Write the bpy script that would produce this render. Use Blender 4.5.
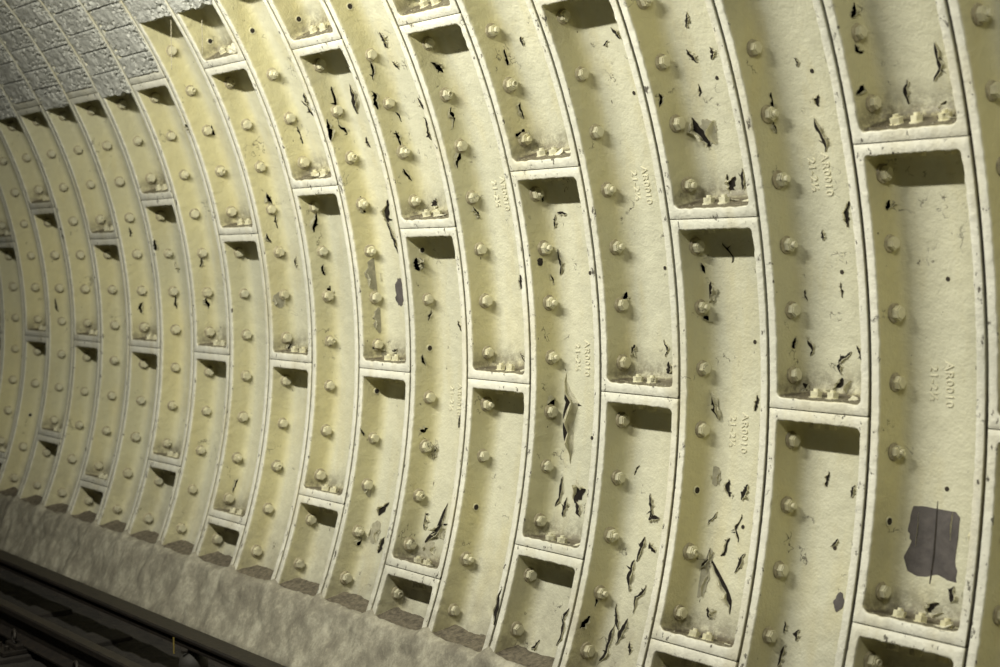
import bpy, bmesh, math, random
import numpy as np
from mathutils import Vector, Matrix, noise as mn
random.seed(7); rng = np.random.default_rng(7)
for o in list(bpy.data.objects): bpy.data.objects.remove(o, do_unlink=True)
SC = bpy.context.scene
COL = SC.collection
PI = math.pi; rad = math.radians

# ------------------------------------------------------------------ camera, world, light, exposure
# metres; tunnel axis = X, wall on +Y, up = +Z; lining radius R
F_PX = 1415.63
CAM = Vector((2.53386664, -0.99370572, 0.47397332))
R0 = Vector((0.64318542, 0.76570785, -0.00199918))   # right
R1 = Vector((-0.76483678, 0.64232466, -0.04943417))  # forward
R2 = Vector((-0.036568, 0.03332438, 0.99877538))     # up
cd = bpy.data.cameras.new('camera'); cam = bpy.data.objects.new('camera', cd); COL.objects.link(cam)
m = Matrix((R0, R2, -R1)).transposed().to_4x4(); m.translation = CAM
cam.matrix_world = m
cd.sensor_width = 36; cd.lens = F_PX*36/1000; cd.clip_start = .05; cd.clip_end = 100
cd.dof.use_dof = True; cd.dof.focus_distance = 6.3; cd.dof.aperture_fstop = 2.2
SC.camera = cam
w = bpy.data.worlds.new('world'); SC.world = w; w.use_nodes = True
w.node_tree.nodes['Background'].inputs[0].default_value = (.9, 1, .8, 1)
w.node_tree.nodes['Background'].inputs[1].default_value = .01
SC.view_settings.view_transform = 'Standard'; SC.view_settings.look = 'None'
SC.view_settings.gamma = 1; SC.view_settings.use_curve_mapping = False
SC.view_settings.exposure = 0.1
LAMPS = [(-2.75, .35, 2.55, 222, 3.2), (1.7, .35, 2.55, 58, 1.5)]
LAMP_COL = (1.0, .965, .84)
for (x, y, z, p, L) in LAMPS:
    ld = bpy.data.lights.new('tube_light', 'AREA'); ld.shape = 'RECTANGLE'; ld.size = L; ld.size_y = .07
    ld.energy = p; ld.color = LAMP_COL
    lo = bpy.data.objects.new('tube_light', ld); COL.objects.link(lo)
    lo.location = (x, y, z); lo.rotation_euler = (rad(38), 0, 0)

# ------------------------------------------------------------------ numbers of the lining
R = 3.232; W = .1415*R; PITCH = 30/7; TH0 = 15.823
TF = .038; TC = .040; DEP = .14; GAP = .0062
OFF = {0: 0, 1: 4, 2: 1, 3: 4}
INFILL = lambda i: 28.3 if i >= 11 else (34.5 if i in (9, 10) else 35.8)
RINGS = range(-2, 22)
def seams(i): return [TH0-OFF[i % 4]*PITCH+30*k for k in range(-2, 3)]
def segs(i):                     # centre angles
    s = seams(i)
    return [a+15 for a in s[:-1] if a+30 > -31 and a < 45]
def ray(x, y): return (R0*((x-500)/F_PX)+R1-R2*((y-333.5)/F_PX))
PD = [-.01, 0, .014, .05, .085, .104, .119, .131, .1385, .14]
PI_ = [0, .001, .0026, .005, .0075, .010, .016, .027, .045, .07]
def depth_at(xl):                # depth of the pan at x measured from the ring's middle
    e = W/2-abs(xl)-TF
    return 0.0 if e <= 0 else float(np.interp(e, PI_[1:], PD[1:]))
def on_wall(x, y, rho=None):     # first point of the lining that the line of sight through (x, y) meets
    d = ray(x, y)
    def at(r_):
        a = d.y**2+d.z**2; b = CAM.y*d.y+CAM.z*d.z; c = CAM.y**2+CAM.z**2-r_*r_
        return CAM+d*((-b+math.sqrt(b*b-a*c))/a)
    if rho: P = at(rho); return math.floor(-P.x/W), 'skin', P
    for k in range(1, 600):
        dep = DEP*k/600; P = at(R+dep); i = math.floor(-P.x/W); xl = P.x+(i+.5)*W
        if dep >= depth_at(xl)-1e-4: break
    e = W/2-abs(xl)-TF
    return i, ('flange' if e < .02 and xl < 0 else 'skin'), P
def theta(P): return math.degrees(math.atan2(P.z, P.y))

# ------------------------------------------------------------------ materials
def mat(name): 
    m = bpy.data.materials.new(name); m.use_nodes = True
    return m, m.node_tree.nodes, m.node_tree.links, m.node_tree.nodes['Principled BSDF']
def nz(N, L, scale, detail=4, rough=.55, coord=None, stretch=None):
    n = N.new('ShaderNodeTexNoise'); n.inputs['Scale'].default_value = scale
    n.inputs['Detail'].default_value = detail; n.inputs['Roughness'].default_value = rough
    if coord is not None:
        if stretch:
            mp = N.new('ShaderNodeMapping'); mp.inputs['Scale'].default_value = stretch
            L.new(coord, mp.inputs['Vector']); L.new(mp.outputs[0], n.inputs['Vector'])
        else: L.new(coord, n.inputs['Vector'])
    return n.outputs['Fac']
def ramp(N, L, fac, stops):
    r = N.new('ShaderNodeValToRGB'); e = r.color_ramp.elements
    while len(e) < len(stops): e.new(.5)
    for k, (p, c) in enumerate(stops):
        e[k].position = p; e[k].color = (c, c, c, 1) if isinstance(c, (int, float)) else (*c, 1)
    L.new(fac, r.inputs[0]); return r.outputs[0]
def mix(N, L, f, a, b):
    n = N.new('ShaderNodeMix'); n.data_type = 'RGBA'
    for s, v in ((n.inputs[0], f), (n.inputs[6], a), (n.inputs[7], b)):
        if isinstance(v, bpy.types.NodeSocket): L.new(v, s)
        elif isinstance(v, tuple): s.default_value = (*v, 1)
        else: s.default_value = v
    return n.outputs[2]
def mth(N, L, op, a, b=None):
    n = N.new('ShaderNodeMath'); n.operation = op
    for s, v in zip(n.inputs, (a, b)):
        if v is None: continue
        if isinstance(v, bpy.types.NodeSocket): L.new(v, s)
        else: s.default_value = v
    return n.outputs[0]
def bump(N, L, B, h, dist, strength=1, prev=None):
    b = N.new('ShaderNodeBump'); b.inputs['Distance'].default_value = dist; b.inputs['Strength'].default_value = strength
    L.new(h, b.inputs['Height'])
    if prev is not None: L.new(prev, b.inputs['Normal'])
    return b.outputs[0]

def paint_material(name, use_zone=True):
    m, N, L, B = mat(name)
    g = N.new('ShaderNodeNewGeometry'); P = g.outputs['Position']
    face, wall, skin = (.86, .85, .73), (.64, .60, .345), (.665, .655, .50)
    if use_zone:
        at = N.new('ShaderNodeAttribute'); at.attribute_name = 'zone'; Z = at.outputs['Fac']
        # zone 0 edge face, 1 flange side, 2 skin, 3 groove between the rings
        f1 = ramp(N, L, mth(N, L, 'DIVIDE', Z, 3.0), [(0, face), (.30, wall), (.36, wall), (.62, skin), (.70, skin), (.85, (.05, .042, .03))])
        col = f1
    else: col = mix(N, L, .35, wall, face)
    # uneven ageing, greyer areas, yellow drips
    big = ramp(N, L, nz(N, L, .9, 3, .5, P), [(.42, 0), (.62, 1)])
    col = mix(N, L, mth(N, L, 'MULTIPLY', big, .38), col, (.42, .43, .35))
    yel = ramp(N, L, nz(N, L, 7, 4, .6, P, (1, 1, .25)), [(.5, 0), (.72, 1)])
    col = mix(N, L, mth(N, L, 'MULTIPLY', yel, .3), col, (.55, .47, .2))
    mot = ramp(N, L, nz(N, L, 26, 5, .65, P), [(.35, 0), (.7, 1)])
    col = mix(N, L, mth(N, L, 'MULTIPLY', mot, .16), col, (.36, .35, .27))
    # grime towards the concrete and on what faces up
    sx = N.new('ShaderNodeSeparateXYZ'); L.new(P, sx.inputs[0])
    sn = N.new('ShaderNodeSeparateXYZ'); L.new(g.outputs['Normal'], sn.inputs[0])
    low = N.new('ShaderNodeMapRange'); L.new(sx.outputs[2], low.inputs[0])
    for k, v in zip((1, 2, 3, 4), (-.75, -1.32, 0, 1)): low.inputs[k].default_value = v
    lg = mth(N, L, 'MULTIPLY', low.outputs[0], ramp(N, L, nz(N, L, 9, 5, .7, P), [(.3, .1), (.65, .75)]))
    col = mix(N, L, lg, col, (.23, .21, .16))
    if use_zone:
        up = ramp(N, L, sn.outputs[2], [(.55, 0), (.8, 1)])
        inz = ramp(N, L, mth(N, L, 'DIVIDE', Z, 3.0), [(.12, 0), (.3, 1), (.72, 1), (.8, 0)])
        dst = mth(N, L, 'MULTIPLY', mth(N, L, 'MULTIPLY', up, inz), ramp(N, L, nz(N, L, 55, 4, .7, P), [(.33, .35), (.5, 1)]))
        col = mix(N, L, dst, col, (.085, .068, .045))
        ad = N.new('ShaderNodeAttribute'); ad.attribute_name = 'ledge_dirt'
        dd = mth(N, L, 'MULTIPLY', mth(N, L, 'POWER', ad.outputs['Fac'], 1.3), ramp(N, L, nz(N, L, 19, 6, .75, P), [(.36, .15), (.56, 1)]))
        col = mix(N, L, mth(N, L, 'MULTIPLY', dd, .9), col, (.13, .115, .08))
    # chips through to dark undercoat: small flecks and short cracks
    v1 = nz(N, L, 34, 3, .55, P, (1.6, 1, .6)); c1 = ramp(N, L, v1, [(.735, 0), (.75, 1)])
    crk = N.new('ShaderNodeTexVoronoi'); crk.feature = 'DISTANCE_TO_EDGE'; crk.inputs['Scale'].default_value = 13
    wv = N.new('ShaderNodeTexNoise'); wv.inputs['Scale'].default_value = 20; wv.inputs['Detail'].default_value = 3; L.new(P, wv.inputs['Vector'])
    mx = N.new('ShaderNodeMix'); mx.data_type = 'VECTOR'; mx.inputs[0].default_value = .12; L.new(P, mx.inputs[4]); L.new(wv.outputs['Color'], mx.inputs[5])
    L.new(mx.outputs[1], crk.inputs['Vector'])
    ce = ramp(N, L, crk.outputs['Distance'], [(.0, 1), (.035, 0)])
    ms = ramp(N, L, nz(N, L, 6.5, 3, .6, P), [(.62, 0), (.66, 1)])
    if use_zone:
        fz = ramp(N, L, mth(N, L, 'DIVIDE', Z, 3.0), [(.0, 1), (.2, 1), (.26, 0)])
        c2 = ramp(N, L, nz(N, L, 22, 5, .7, P, (1.5, 1, .8)), [(.625, 0), (.645, 1)])
        c1 = mth(N, L, 'MAXIMUM', c1, mth(N, L, 'MULTIPLY', fz, c2))
    chip = mth(N, L, 'MAXIMUM', c1, mth(N, L, 'MULTIPLY', ce, ms))
    col = mix(N, L, mth(N, L, 'MULTIPLY', chip, .9), col, (.07, .06, .045))
    L.new(col, B.inputs['Base Color'])
    B.inputs['Roughness'].default_value = .48; B.inputs['Specular IOR Level'].default_value = .38
    h1 = nz(N, L, 85, 3, .6, P); b1 = bump(N, L, B, h1, .0035, .8)
    h2 = nz(N, L, 14, 3, .5, P); b2 = bump(N, L, B, h2, .012, .6, b1)
    b3 = bump(N, L, B, mth(N, L, 'SUBTRACT', 1, chip), .002, .7, b2)
    L.new(b3, B.inputs['Normal'])
    return m
PAINT = paint_material('cream_lining_paint'); PAINTB = paint_material('cream_bolt_paint', False)
def simple(name, c, rough=.7, c2=None, sc=30, bd=.002, metal=0, spec=.4, sc2=None):
    m, N, L, B = mat(name); g = N.new('ShaderNodeNewGeometry')
    n = nz(N, L, sc, 5, .65, g.outputs['Position'])
    if c2: 
        L.new(mix(N, L, ramp(N, L, n, [(.35, 0), (.68, 1)]), c, c2), B.inputs['Base Color'])
    else: B.inputs['Base Color'].default_value = (*c, 1)
    B.inputs['Roughness'].default_value = rough; B.inputs['Metallic'].default_value = metal
    B.inputs['Specular IOR Level'].default_value = spec
    L.new(bump(N, L, B, nz(N, L, (sc2 or sc*2), 4, .6, g.outputs['Position']), bd), B.inputs['Normal'])
    return m
DARK = simple('dark_undercoat_and_painted_shade', (.022, .019, .016), .9, (.05, .04, .03), 60)  # near-black: exposed undercoat, plus painted-in shade behind curled paint and in holes
IRON = simple('bare_iron', (.075, .067, .066), .7, (.125, .112, .108), 18, .002)
GREYPATCH = simple('grey_undercoat', (.26, .25, .18), .7, (.40, .38, .28), 40, .0015)
CURL = simple('curled_cream_paint', (.74, .72, .56), .55, (.58, .56, .42), 30, .002)
GRITM = simple('ledge_grit', (.16, .14, .10), .8, (.42, .40, .30), 90, .001)
CHIPM = simple('loose_paint_chip', (.72, .70, .55), .6, (.5, .48, .36), 40, .001)
STEELD = simple('dark_rail_steel', (.010, .0085, .007), .6, (.022, .017, .012), 22, .002, .3)
STEELT = simple('worn_rail_head', (.10, .09, .08), .38, (.05, .04, .035), 14, .0005, .8)
GRIME = simple('track_grime', (.008, .007, .0055), .95, (.02, .017, .013), 9, .02, sc2=28)
CERAM = simple('dusty_ceramic', (.03, .028, .023), .7, (.02, .018, .015), 20)
WOOD = simple('grimy_timber', (.008, .0065, .005), .9, (.016, .013, .010), 12, .006)
YEL = simple('yellow_mark', (.22, .17, .04), .6)
WIREM = simple('pale_wire', (.45, .42, .30), .6)
PLAIN = simple('dusty_vault_paint', (.36, .35, .29), .8, (.27, .26, .21), 3, .004)
PLATM = simple('platform_paving', (.16, .15, .13), .8, (.22, .21, .18), 5, .003)
m, N, L, B = mat('lamp_tube_glow'); B.inputs['Emission Color'].default_value = (*LAMP_COL, 1); B.inputs['Emission Strength'].default_value = 3; TUBE = m

def concrete_material():
    m, N, L, B = mat('smeared_concrete'); g = N.new('ShaderNodeNewGeometry'); P = g.outputs['Position']
    st = nz(N, L, 7, 7, .75, P, (1.0, 1.0, .8))
    col = ramp(N, L, st, [(.32, (.16, .145, .11)), (.5, (.25, .235, .18)), (.68, (.44, .42, .33))])
    w2 = nz(N, L, 17, 6, .75, P, (1.2, 1.2, .6)); col = mix(N, L, ramp(N, L, w2, [(.52, 0), (.8, .7)]), col, (.52, .5, .38))
    at = N.new('ShaderNodeAttribute'); at.attribute_name = 'zone'
    dn = ramp(N, L, nz(N, L, 40, 5, .7, P), [(.35, (.06, .050, .034)), (.7, (.19, .165, .115))])
    col = mix(N, L, at.outputs['Fac'], col, dn)
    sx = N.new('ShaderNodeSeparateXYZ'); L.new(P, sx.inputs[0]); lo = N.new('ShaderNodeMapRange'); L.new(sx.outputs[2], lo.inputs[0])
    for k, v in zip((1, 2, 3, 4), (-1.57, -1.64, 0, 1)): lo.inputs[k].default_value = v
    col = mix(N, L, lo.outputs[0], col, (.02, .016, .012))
    L.new(col, B.inputs['Base Color']); B.inputs['Roughness'].default_value = .85
    b = bump(N, L, B, nz(N, L, 60, 4, .65, P), .004, .8); b = bump(N, L, B, w2, .012, .6, b)
    L.new(b, B.inputs['Normal']); return m
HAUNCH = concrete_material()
def infill_material():
    m, N, L, B = mat('rough_pan_infill'); g = N.new('ShaderNodeNewGeometry'); P = g.outputs['Position']
    a = nz(N, L, 17, 6, .75, P); col = ramp(N, L, a, [(.3, (.38, .39, .355)), (.7, (.68, .69, .63))])
    L.new(col, B.inputs['Base Color']); B.inputs['Roughness'].default_value = .9
    b = bump(N, L, B, nz(N, L, 70, 5, .7, P), .008, .9); b = bump(N, L, B, nz(N, L, 24, 3, .6, P), .02, .7, b)
    L.new(b, B.inputs['Normal']); return m
INF = infill_material()
WASH = simple('grimy_washer_paint', (.46, .42, .28), .6, (.24, .21, .14), 45, .002)

# ------------------------------------------------------------------ mesh helpers
def mesh(name, V, F, mats, zone=None, fm=None, smooth=True):
    me = bpy.data.meshes.new(name); me.from_pydata([tuple(v) for v in V], [], [tuple(f) for f in F])
    for x in (mats if isinstance(mats, (list, tuple)) else [mats]): me.materials.append(x)
    if zone is not None:
        a = me.attributes.new('zone', 'FLOAT', 'POINT'); a.data.foreach_set('value', np.asarray(zone, dtype=np.float32))
    if fm is not None: me.polygons.foreach_set('material_index', fm)
    me.polygons.foreach_set('use_smooth', [smooth]*len(me.polygons)); me.update(); return me
def from_bm(name, bm, mats, smooth=False):
    me = bpy.data.meshes.new(name); bm.to_mesh(me); bm.free()
    for x in (mats if isinstance(mats, (list, tuple)) else [mats]): me.materials.append(x)
    me.polygons.foreach_set('use_smooth', [smooth]*len(me.polygons)); return me
def put(name, me, parent=None, loc=(0, 0, 0), rot=(0, 0, 0), mat_=None, **props):
    o = bpy.data.objects.new(name, me); COL.objects.link(o)
    if mat_ is not None:
        o.matrix_basis = mat_
    else: o.location = loc; o.rotation_euler = rot
    if parent: o.parent = parent
    for k, v in props.items(): o[k] = v
    return o
def box(bm, c, s, bev=0, rotm=None, mi=0):
    r = bmesh.ops.create_cube(bm, size=1); vs = r['verts']
    for v in vs:
        v.co = Vector((v.co.x*s[0], v.co.y*s[1], v.co.z*s[2]))
    if bev:
        es = list({e for v in vs for e in v.link_edges})
        g = bmesh.ops.bevel(bm, geom=es, offset=bev, segments=2, affect='EDGES', profile=.6)
        vs = list({v for f in g['faces'] for v in f.verts} | {v for v in vs if v.is_valid})
        vs = [v for v in bm.verts if v in set(vs) or any(u in set(vs) for u in ())] if False else vs
    fs = {f for v in vs for f in v.link_faces}
    vs = {v for f in fs for v in f.verts}
    for v in vs:
        co = v.co.copy()
        if rotm: co = rotm @ co
        v.co = co+Vector(c)
    for f in fs: f.material_index = mi
def prism(bm, pts, z0, z1, axis='z', cap=True, mi=0):
    """pts 2D outline, extruded along axis"""
    def P(u, v, w):
        return {'z': (u, v, w), 'x': (w, u, v), 'y': (u, w, v)}[axis]
    a = [bm.verts.new(P(u, v, z0)) for u, v in pts]; b = [bm.verts.new(P(u, v, z1)) for u, v in pts]
    n = len(pts); fs = []
    for k in range(n): fs.append(bm.faces.new((a[k], a[(k+1) % n], b[(k+1) % n], b[k])))
    if cap: fs.append(bm.faces.new(a[::-1])); fs.append(bm.faces.new(b))
    for f in fs: f.material_index = mi
    return a, b
def lathe(bm, prof, n=20, axis='z', mi=0, jit=0):
    rings = []
    for (r, h) in prof:
        ring = []
        for k in range(n):
            a = 2*PI*k/n; rr = r*(1+jit*random.uniform(-1, 1)); u, v = rr*math.cos(a), rr*math.sin(a)
            ring.append(bm.verts.new({'z': (u, v, h), 'x': (h, u, v)}[axis]))
        rings.append(ring)
    for a, b in zip(rings, rings[1:]):
        for k in range(n): f = bm.faces.new((a[k], a[(k+1) % n], b[(k+1) % n], b[k])); f.material_index = mi
    f = bm.faces.new(rings[0][::-1]); f.material_index = mi
    f = bm.faces.new(rings[-1]); f.material_index = mi

# ------------------------------------------------------------------ one cast-iron segment (local frame: origin on the pan face centre)
HB = R*rad(15)-.0012          # half length of the face
def seg_mesh(seed, full=True):
    r = np.random.default_rng(seed)
    A0 = W/2-GAP; b0 = HB-TC+.001; a0 = W/2-TF; rc = .024
    step = .0075 if full else .02
    base = []                  # (side, t) along the rounded contour, quarter by quarter
    nl, ns, ncn = int(2*b0/step), int(2*a0/step), 8
    def contour(a, b, rr):
        pts = []
        for k in range(nl): pts.append((a, -b+rr+(2*b-2*rr)*k/nl))
        for k in range(ncn): t = PI/2*k/ncn; pts.append((a-rr+rr*math.cos(t), b-rr+rr*math.sin(t)))
        for k in range(ns): pts.append((a-rr-(2*a-2*rr)*k/ns, b))
        for k in range(ncn): t = PI/2*k/ncn; pts.append((-a+rr-rr*math.sin(t), b-rr+rr*math.cos(t)))
        for k in range(nl): pts.append((-a, b-rr-(2*b-2*rr)*k/nl))
        for k in range(ncn): t = PI/2*k/ncn; pts.append((-a+rr-rr*math.cos(t), -b+rr-rr*math.sin(t)))
        for k in range(ns): pts.append((-a+rr+(2*a-2*rr)*k/ns, -b))
        for k in range(ncn): t = PI/2*k/ncn; pts.append((a-rr+rr*math.sin(t), -b+rr-rr*math.cos(t)))
        return np.array(pts)
    def outer(a, b):
        c = contour(a, b, 1e-6); ref = contour(a0, b0, rc)
        q = c.copy(); n = len(c)
        # keep long/short sides aligned with the pocket contour, corners collapse to the rectangle corner
        for k in range(n):
            x, y = ref[k]; on_l = abs(abs(x)-a0) < 1e-9; on_s = abs(abs(y)-b0) < 1e-9
            if on_l and abs(y) <= b0-rc+1e-9: q[k] = (math.copysign(a, x), y)
            elif on_s and abs(x) <= a0-rc+1e-9: q[k] = (x, math.copysign(b, y))
            else:
                # corner arc: march along the square corner
                dx, dy = abs(x)-(a0-rc), abs(y)-(b0-rc); t = math.atan2(dy, dx)/(PI/2)
                if t < .5: yy = (b0-rc)+(b-(b0-rc))*(t*2); xx = a
                else: yy = b; xx = a-(a-(a0-rc))*(t*2-1)
                q[k] = (math.copysign(xx, x), math.copysign(yy, y))
        return q
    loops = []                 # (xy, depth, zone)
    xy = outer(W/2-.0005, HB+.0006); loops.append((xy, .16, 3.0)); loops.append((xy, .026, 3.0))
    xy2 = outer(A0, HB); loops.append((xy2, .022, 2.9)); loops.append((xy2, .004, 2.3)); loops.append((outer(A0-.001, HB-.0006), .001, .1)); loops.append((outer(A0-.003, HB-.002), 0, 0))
    # a line of loops across the face, then over the lip and down the pocket
    c0 = contour(a0, b0, rc); n = len(c0)
    jx = np.array([mn.noise(Vector((x*38+seed*9, y*38, 0))) for x, y in c0])*.0034
    # ragged drips of paint on the underside of the upper flange
    saw = np.zeros(n)
    for k, (x, y) in enumerate(c0):
        if y > b0-.004: saw[k] = .0035*(k % 2)*(.4+.6*r.random())
    def inset(d, extra=True, rr=None):
        c = contour(a0-d, b0-d, max(rc-d*.2, .012) if rr is None else rr)
        return c
    e = inset(0); cen = np.sign(e)*0
    def ragged(c, amt):
        q = c.copy(); q[:, 0] -= np.sign(c[:, 0])*jx*amt*(np.abs(c[:, 0]) > a0-.03); q[:, 1] -= np.sign(c[:, 1])*(jx*amt+saw*amt)*(np.abs(c[:, 1]) > b0-.03)
        return q
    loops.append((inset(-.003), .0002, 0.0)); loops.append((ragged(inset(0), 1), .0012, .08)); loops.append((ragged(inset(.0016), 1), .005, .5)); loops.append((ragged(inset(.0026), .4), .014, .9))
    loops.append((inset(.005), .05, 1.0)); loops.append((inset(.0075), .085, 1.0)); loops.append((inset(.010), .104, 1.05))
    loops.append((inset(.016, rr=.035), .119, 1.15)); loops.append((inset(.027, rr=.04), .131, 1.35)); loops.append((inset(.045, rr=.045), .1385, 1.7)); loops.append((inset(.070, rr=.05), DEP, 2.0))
    a1 = a0-.07; b1 = b0-.07; last = loops[-1][0]
    for f in (.66, .33, 0):
        q = last.copy(); q[:, 0] *= f; q[:, 1] = np.where(np.abs(last[:, 1]) > b1-a1*(1-f), np.sign(last[:, 1])*(b1-a1*(1-f)-0.0), last[:, 1]); loops.append((q, DEP, 2.0))
    V = []; Zn = []
    for xy, dep, zn in loops:
        th = xy[:, 1]/R; rho = R+dep
        for k in range(n):
            dd = 0
            if dep > .1 and zn < 2.5 : dd = .0012*mn.noise(Vector((xy[k, 0]*9, xy[k, 1]*9, seed*5)))
            elif zn < .2: dd = .0012*mn.noise(Vector((xy[k, 0]*40, xy[k, 1]*40, seed*5)))
            V.append((xy[k, 0], (rho+dd)*math.cos(th[k])-R, (rho+dd)*math.sin(th[k]))); Zn.append(zn)
    F = []
    for l in range(len(loops)-1):
        for k in range(n):
            a, b = l*n+k, l*n+(k+1) % n; F.append((a, b, b+n, a+n))
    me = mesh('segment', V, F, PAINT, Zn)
    lowa = me.attributes.new('ledge_dirt', 'FLOAT', 'POINT')
    lowa.data.foreach_set('value', np.array([max(0, 1-(v[2]+b0)/.13) if z > .4 and z < 2.5 else 0 for v, z in zip(V, Zn)], dtype=np.float32))
    bm = bmesh.new(); bm.from_mesh(me); bmesh.ops.remove_doubles(bm, verts=bm.verts[-3*n:], dist=.0004)
    bmesh.ops.dissolve_degenerate(bm, dist=1e-6, edges=bm.edges); bmesh.ops.recalc_face_normals(bm, faces=bm.faces)
    f0 = max(bm.faces, key=lambda f: f.calc_area())
    # the lining faces -Y
    if sum(f.normal.y for f in bm.faces) > 0: bmesh.ops.reverse_faces(bm, faces=bm.faces)
    for f in bm.faces: f.smooth = True
    bm.to_mesh(me); bm.free(); return me
SEG = [seg_mesh(s) for s in range(3)]

# ------------------------------------------------------------------ bolts
def hexa(r, rot=0): return [(r*math.cos(PI/3*k+rot), r*math.sin(PI/3*k+rot)) for k in range(6)]
def bolt_mesh(kind):
    """axis = local X, washer seated at x=0, head towards +x; shank and far nut through both flanges"""
    bm = bmesh.new()
    if kind != 'hole':
        lathe(bm, [(.033, -.006), (.0335, .003), (.030, .0065), (.020, .008)], 18, 'x', 1, .04)
        a, b = prism(bm, hexa(.0255, .2), .006, .030, 'x'); 
        es = [e for e in bm.edges if all(abs(v.co.x-.030) < 1e-5 for v in e.verts)]
        bmesh.ops.bevel(bm, geom=es, offset=.0045, segments=2, affect='EDGES')
        if kind == 'stub': lathe(bm, [(.0125, .02), (.0125, .040), (.010, .043)], 12, 'x')
        if kind == 'ring': lathe(bm, [(.0125, .02), (.0125, .036), (.0115, .037), (.008, .0372), (.007, .030)], 12, 'x')
        lathe(bm, [(.0115, -.10), (.0115, .0)], 10, 'x')
        prism(bm, hexa(.023), -.115, -.087, 'x')
        for v in bm.verts:
            v.co += Vector((mn.noise(v.co*60), mn.noise(v.co*60+Vector((9, 0, 0))), mn.noise(v.co*60+Vector((0, 9, 0)))))*.0022
        return from_bm('bolt', bm, [PAINTB, WASH], False)
    lathe(bm, [(.019, -.002), (.019, .001), (.0165, .002), (.0135, .001)], 18, 'x', 0)
    lathe(bm, [(.013, -.002), (.013, .0022)], 16, 'x', 1)  # flat dark disc, colour stands for the shade down the hole
    return from_bm('bolt_hole', bm, [PAINTB, DARK], False)
BM = {k: bolt_mesh(k) for k in ('head', 'stub', 'ring', 'hole')}
def soft(me):
    bm = bmesh.new(); bm.from_mesh(me)
    for f in bm.faces: f.smooth = True
    for e in bm.edges:
        if len(e.link_faces) == 2 and e.calc_face_angle(0) > rad(38): e.smooth = False
    bm.to_mesh(me); bm.free()
for k in BM.values(): soft(k)
def cross_mesh():
    bm = bmesh.new()               # axis local Z, seated on the ledge at z=0
    lathe(bm, [(.027, -.002), (.027, .004), (.02, .006)], 16)
    prism(bm, hexa(.0225, .4), .004, .026); lathe(bm, [(.012, .02), (.011, .036)], 10)
    lathe(bm, [(.0115, -.09), (.0115, 0)], 10); prism(bm, hexa(.0225), -.112, -.084)
    for v in bm.verts: v.co += Vector((mn.noise(v.co*60), mn.noise(v.co*60+Vector((9, 0, 0))), 0))*.0018
    me = from_bm('bolt', bm, PAINTB, False); soft(me); return me
XM = cross_mesh()

wall = bpy.data.objects.new('wall_right', None); COL.objects.link(wall); wall['kind'] = 'structure'
wall['label'] = 'curved tunnel wall of cream painted cast iron segments'
HOLES = {(8, 29.9), (7, 29.9), (6, 29.9), (9, 29.9), (6, 9.39), (6, .8), (7, -3.5), (17, -12.1), (2, -7.76), (5, -12.05), (0, -7.76)}
def is_hole(i, th): return any(i == a and abs(th-b) < 1.2 for a, b in HOLES)
SEGOB = {}
def frame(i, th, x=0, rho=R):
    M = Matrix.Rotation(rad(th), 4, 'X'); M.translation = Vector((-(i+.5)*W+x, rho*math.cos(rad(th)), rho*math.sin(rad(th)))); return M
for i in RINGS:
    for c in segs(i):
        s = put('lining_segment', SEG[random.randrange(3)], wall, mat_=frame(i, c)); SEGOB[(i, c)] = (s, frame(i, c))
        Mi = frame(i, c).inverted()
        for k in range(7):
            th = c-15+PITCH*(k+.5)
            if th < -25.5 or th > INFILL(i)-.6: continue
            kind = 'hole' if is_hole(i, th) else random.choices(('head', 'stub', 'ring'), (.55, .35 if i < 8 else .1, .1))[0]
            M = frame(i, th, -W/2+TF+.0085, R+.088) @ Matrix.Rotation(random.uniform(0, 1.05), 4, 'X')
            if kind != 'hole':
                M = M @ Matrix.Rotation(random.gauss(0, .05), 4, 'Z') @ Matrix.Scale(random.uniform(.96, 1.1), 4)
            else: M = M @ Matrix.Translation((.001, 0, 0))
            put('bolt' if kind != 'hole' else 'bolt_hole', BM[kind], s, mat_=Mi @ M)
        # bolts through the joint at this segment's lower end
        lo = c-15
        if -24 < lo < INFILL(i)-2:
            for xx in ((-.085, -.01, .10) if i == 0 else (-.075, .005)):
                M = frame(i, lo, xx+random.gauss(0, .006), R+.078) @ Matrix.Translation((0, 0, TC+.004)) @ Matrix.Rotation(random.gauss(0, .08), 4, 'X') @ Matrix.Rotation(random.uniform(0, 1), 4, 'Z')
                put('bolt', XM, s, mat_=Mi @ M)
def seg_at(i, th):
    for c in segs(i):
        if c-15 <= th < c+15: return SEGOB[(i, c)]
    return None

# grout holes
bm = bmesh.new(); lathe(bm, [(.0100, -.002), (.0100, .0008), (.0092, .001), (.009, .0005)], 14); lathe(bm, [(.0095, -.002), (.0095, .0008)], 14, mi=1)  # dark disc inside the rim paints the hole's inner shade
GH = from_bm('grout_hole', bm, [PAINTB, DARK])
def surf_frame(px, py):
    i, kind, P = on_wall(px, py); th = theta(P); c, s_ = math.cos(rad(th)), math.sin(rad(th))
    tang = Vector((0, -s_, c)); radial = Vector((0, -c, -s_))      # tang: up the wall; radial: towards the axis
    if kind == 'skin': u, n = Vector((1, 0, 0)), radial
    else: u, n = -radial, Vector((1, 0, 0))
    # right-handed (u, v, n)
    M = Matrix((u, tang, n)).transposed().to_4x4()
    if M.determinant() < 0: M = Matrix((-u, tang, n)).transposed().to_4x4(); 
    M.translation = P; return i, th, kind, M
for q in [(717, 78), (634, 93), (812, 71), (665, 268), (590, 273), (842, 272), (948, 279), (755, 342), (592, 438), (947, 489), (835, 548), (743, 527), (460, 326)]:
    i, th, kind, M = surf_frame(*q); s, Ms = seg_at(i, th)
    put('grout_hole', GH, s, mat_=Ms.inverted() @ M @ Matrix.Translation((0, 0, -.0005)))

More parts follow.
